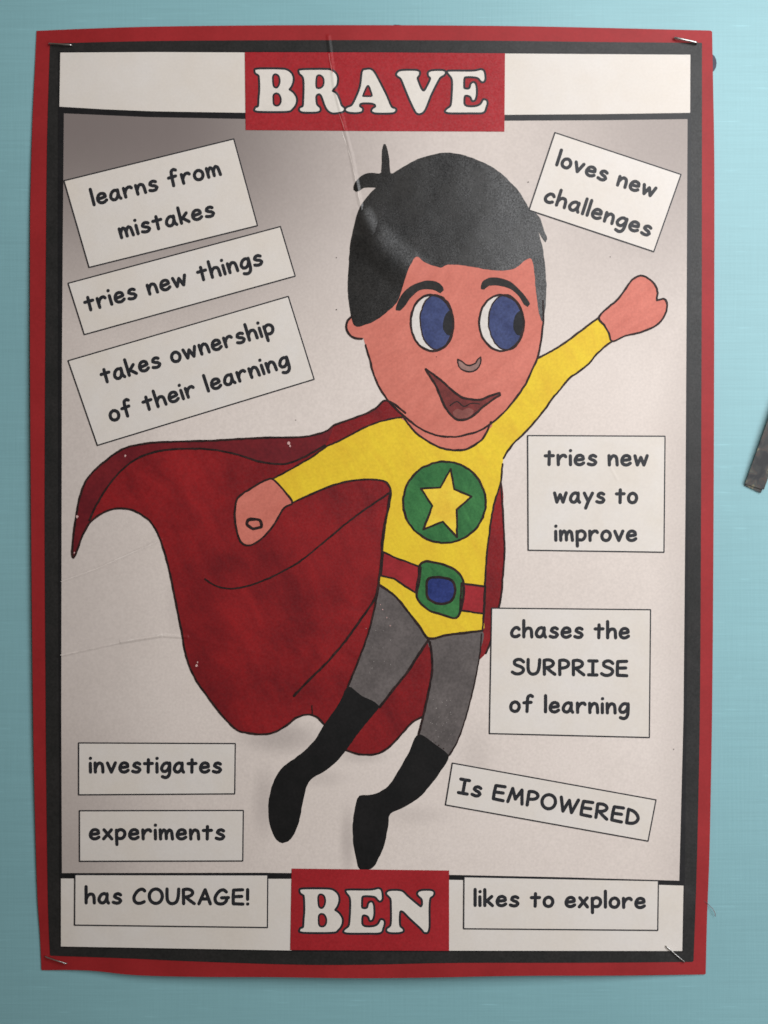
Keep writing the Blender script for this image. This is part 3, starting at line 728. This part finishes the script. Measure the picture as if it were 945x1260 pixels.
LA = ([(446.4,88.6),(448.9,86.4),(454,85.7),(457.4,86.8),(461,91.2),(466.9,102.2),(474.6,117.4),(479.6,129.3),(482.2,133),(486.4,134.7),(484.7,137.7),(475.4,138.6),(461,138.2),(458,136),(459.3,134),(462.7,131.8),(462.2,128.4),(456.8,126.2),(445.5,126.2),(441.8,128.4),(441.8,131.3),(445.5,134),(445.2,136.5),(438.8,138),(429.5,137.4),(425.6,135.2),(427.8,132.6),(432.8,130.6),(437,124.2),(443.8,107.3)],
      [[(445.5,118.6),(448,111.5),(451.3,105.2),(454.4,105.2),(457,111.5),(458.8,118),(457,119.4),(447,119.4)]])
LV = [(228,130),(240,110),(280,102),(370,103),(388,115),(385,130),(370,150),(375,175),(400,235),(420,252),(440,235),(475,165),(475,150),(460,135),(458,118),(480,105),(560,103),(575,115),(565,130),(540,145),(520,175),(470,275),(430,375),(405,405),(380,408),(360,385),(320,300),(285,215),(262,160),(245,143)]
LE = [(600,112),(620,107),(780,107),(840,97),(858,115),(862,165),(848,178),(838,170),(820,150),(790,142),(735,140),(712,150),(708,200),(712,232),(745,238),(762,225),(768,200),(785,190),(797,210),(800,270),(790,310),(778,315),(768,290),(750,278),(725,275),(712,290),(710,340),(725,360),(760,367),(810,362),(840,345),(858,315),(872,318),(878,335),(868,370),(850,400),(760,403),(600,402),(587,388),(610,370),(625,350),(632,280),(635,190),(628,150),(612,130)]
LN = [(578,95),(600,82),(665,85),(700,115),(760,165),(785,182),(798,165),(795,130),(775,110),(768,95),(790,82),(850,82),(862,95),(855,110),(838,125),(832,180),(832,300),(822,333),(808,332),(790,310),(720,245),(680,205),(660,200),(652,215),(650,270),(655,300),(672,315),(675,325),(650,333),(600,333),(580,325),(580,315),(600,300),(608,270),(608,180),(605,130),(590,110)]
def banner_letter(outer, holes, parent, ch):
    o_ = catmull(outer, True, 1.5); hs = [catmull(h, True, 1.5) for h in holes]
    rim = capsule_faces(o_ + [o_[0]], 2.7)
    for h in hs: rim += capsule_faces(h + [h[0]], 2.3)
    L_ = sheet('letter', fill([o_], hs, 6), .96, M['letter_white'], parent)
    L_['label'] = 'white letter %s' % ch
    # black keyline round the letter belongs to the banner print
    return rim
def banner(name, corners, letters, label):
    b = poly(name, corners, .86, M['banner'], poster); b['label'] = label
    V, F = [], []
    rims = []
    for ch, outer, holes in letters: rims += banner_letter(outer, holes, b, ch)
    sheet('letter_outline', fill(rims), .91, M['ink'], b)
def remap(pts, b0, b1):
    return [(b1[0] + (x - b0[0]) / (b0[2] - b0[0]) * (b1[2] - b1[0]), b1[1] + (y - b0[1]) / (b0[3] - b0[1]) * (b1[3] - b1[1])) for x, y in pts]
banner('title_banner', [(301.3, 64.2), (460, 64.4), (621.4, 65.6), (620.7, 161.9), (460, 161.2), (302.3, 160)],
       [('B', k1(LB[0]), [k1(h) for h in LB[1]]), ('R', k1(LR[0]), [k1(h) for h in LR[1]]), ('A', LA[0], LA[1]), ('V', k1(LV, 450), []), ('E', k1(LE, 450), [])], 'red banner with the word BRAVE')
bb = (55, 92, 348, 392); nb = (360 + 48 / 4.974, 1080 + 72 / 4.974, 360 + 300 / 4.974, 1080 + 331 / 4.974)
eb = (587, 97, 878, 403); ne = (360 + 320 / 4.974, 1080 + 70 / 4.974, 360 + 558 / 4.974, 1080 + 336 / 4.974)
banner('name_banner', [(358.9, 1068.8), (552.6, 1071.2), (552.6, 1170), (357.2, 1169)],
       [('B', remap(LB[0], bb, nb), [remap(h, bb, nb) for h in LB[1]]), ('E', remap(LE, eb, ne), []), ('N', k1(LN, 360, 1080, 4.974), [])], 'red banner with the word BEN')

# pale strokes paint the lit ridge of each crease, like cracked ink
def crease_strokes(name, paths, rmax, off, material):
    fc = []
    for p in paths:
        q = wob(dense(p, False, 3), .7, .2, 3.)
        fc += capsule_faces(q, lambda i, q=q: rmax * max(.12, .55 + .9 * noise.noise(Vector((q[i][0] * .09, q[i][1] * .09, 7.)))))
    o = sheet(name, fill(fc), off, material, poster); o['kind'] = 'stuff'
M['crease_lit'] = mat('crease_highlight', (.80, .72, .66), (.74, .65, .59), 120, .55, .3, .05)
M['crease_lit_red'] = mat('crease_highlight_red', (.62, .20, .19), (.55, .12, .12), 120, .55, .3, .05)
crease_strokes('crease_line', [[(75, 806), (110, 799), (150, 790), (175, 784), (200, 781), (224, 781.6)], [(75, 715.5), (118, 700), (160, 681), (198, 665)],
                        [(421, 162), (432, 196), (440, 232), (445, 262)]], .62, .50, M['crease_lit'])
crease_strokes('crease_line', [[(404.5, 66), (407, 80), (409, 90)], [(417, 139), (421, 150), (424, 160)]], .8, 1.02, M['crease_lit_red'])

# ------------------------------------------------------------------ staples
def tube(pts, r, n=8):
    V, F = [], []
    pts = [Vector(p) for p in pts]
    for i, p in enumerate(pts):
        t = (pts[min(i + 1, len(pts) - 1)] - pts[max(i - 1, 0)]).normalized()
        a = t.cross(Vector((0, 0, 1)));
        if a.length < .1: a = t.cross(Vector((1, 0, 0)))
        a.normalize(); b = t.cross(a)
        for k in range(n):
            q = k * 2 * math.pi / n
            V.append(p + a * (r * math.cos(q)) + b * (r * math.sin(q)))
        if i:
            for k in range(n):
                F.append(((i - 1) * n + k, (i - 1) * n + (k + 1) % n, i * n + (k + 1) % n, i * n + k))
    F += [tuple(range(n))[::-1], tuple(range((len(pts) - 1) * n, len(pts) * n))]
    return V, F
def staple(a, b, lift, label, r=.00034):
    (ax, az), (bx, bz) = P(*a), P(*b)
    y0, y1 = -(hgt(*a) + .0009 + lift), -(hgt(*b) + .0009 + lift)
    A, B = Vector((ax, y0, az)), Vector((bx, y1, bz)); d = (B - A).normalized()
    k = .0006
    pts = [A + Vector((0, .0055, 0)), A + Vector((0, k * 1.2, 0)), A + Vector((0, k * .4, 0)) + d * (k * .25), A + d * k,
           A.lerp(B, .5) + Vector((0, -.00008, 0)), B - d * k, B + Vector((0, k * .4, 0)) - d * (k * .25), B + Vector((0, k * 1.2, 0)), B + Vector((0, .0055, 0))]
    c = (A + B) / 2
    V, F = tube([p - c for p in pts], r)
    m_ = bpy.data.meshes.new('staple'); m_.from_pydata(V, [], F); m_.update()
    m_.polygons.foreach_set('use_smooth', [True] * len(m_.polygons))
    o = link('staple', m_, M['steel'], None); o.location = c
    tag(o, label, 'staple', 'staples at the four corners of the poster')
staple((61, 55.2), (89, 57), .0005, 'thin dark staple lying level in the poster\'s top left corner')
staple((829, 48.4), (856.5, 54.2), .0006, 'bright shiny staple in the poster\'s top right corner', .0005)
staple((57, 1175.5), (83.5, 1183.5), .0002, 'dull staple slanting across the red border at bottom left corner', .00028)
staple((818, 1162), (841.5, 1182), .0002, 'staple slanting steeply in the poster\'s bottom right corner', .0003)

# ------------------------------------------------------------------ putty lumps peeping from behind the poster
def lump(cx, cy, rx, ry, label):
    V, F = [], []; nu, nv = 18, 7
    for j in range(nv):
        t = j / (nv - 1) * math.pi / 2
        for i in range(nu):
            a = i * 2 * math.pi / nu
            k = 1 + .05 * noise.noise(Vector((math.cos(a) * 2, math.sin(a) * 2, cx)))
            V.append((rx * S * k * math.cos(t * .98) * math.cos(a), -.0002 * math.sin(t), ry * S * k * math.cos(t * .98) * math.sin(a)))
        if j:
            for i in range(nu): F.append(((j - 1) * nu + i, (j - 1) * nu + (i + 1) % nu, j * nu + (i + 1) % nu, j * nu + i))
    F.append(tuple(range((nv - 1) * nu, nv * nu)))
    m_ = bpy.data.meshes.new('putty_lump'); m_.from_pydata(V, [], F); m_.update()
    m_.polygons.foreach_set('use_smooth', [True] * len(m_.polygons))
    o = link('putty_lump', m_, M['tack'], None); x, z = P(cx, cy); o.location = (x, -.0001, z)
    tag(o, label, 'putty', 'lumps of putty behind the poster edge')
lump(868.5, 78, 13.2, 14.5, 'dark grey putty lump peeping past the right edge near the top staple')
lump(489, 41.6, 15, 11.2, 'sliver of dark putty peeping over the middle of the top edge')

# ------------------------------------------------------------------ loose thread, bottom right
pts = [W3(866, 1108, -.1), (P(872, 1113)[0], -.0012, P(872, 1113)[1]), (P(876, 1117)[0], -.0016, P(876, 1117)[1]), (P(879, 1123)[0], -.0013, P(879, 1123)[1]), (P(879.5, 1127)[0], -.0008, P(879, 1127)[1])]
c = Vector(pts[2]); V, F = tube([Vector(p) - c for p in pts], .00012, 6)
m_ = bpy.data.meshes.new('loose_thread'); m_.from_pydata(V, [], F); m_.update()
o = link('loose_thread', m_, M['thread'], None); o.location = c
tag(o, 'fine reddish thread curling from the right edge of the poster near its bottom', 'thread')

# ------------------------------------------------------------------ camouflage strip at the right
d = Vector((30, -86.6)).normalized()
def strip_piece(name, corner_a, corner_b, length, y0, th, parent, nseg=14, curl=0.0):
    a, b = Vector(corner_a), Vector(corner_b)
    V, F = [], []
    for i in range(nseg + 1):
        s = length * i / nseg
        for q in (a, b):
            px, py = q + d * s
            x, z = P(px, py)
            y = y0 - curl * math.sin(math.pi * i / nseg)
            V += [(x, y, z), (x, y + th, z)]
    for i in range(nseg):
        o_ = i * 4
        F += [(o_, o_ + 2, o_ + 6, o_ + 4), (o_ + 1, o_ + 5, o_ + 7, o_ + 3), (o_, o_ + 4, o_ + 5, o_ + 1), (o_ + 2, o_ + 3, o_ + 7, o_ + 6)]
    F += [(0, 1, 3, 2), (nseg * 4, nseg * 4 + 2, nseg * 4 + 3, nseg * 4 + 1)]
    m_ = bpy.data.meshes.new(name); m_.from_pydata(V, [], F); m_.update()
    return link(name, m_, M['camo'], parent)
st = bpy.data.objects.new('camouflage_strip', None); COL.objects.link(st)
tag(st, 'dark mottled camouflage strip slanting in from the right edge on the blue wall', 'strip')
strip_piece('top_layer', (915.4, 595.4), (938.6, 602.8), 190, -.0016, .0003, st, curl=.0012)['label'] = 'upper camouflage layer'
strip_piece('under_layer', (915.8, 597.4), (935.5, 606.6), 190, -.0009, .0003, st, curl=.0009)['label'] = 'lower camouflage layer showing at the cut end'

for o in list(COL.objects):
    if o.type == 'MESH' and o.parent is None and o.name.startswith('title'): print('loose', o.name)
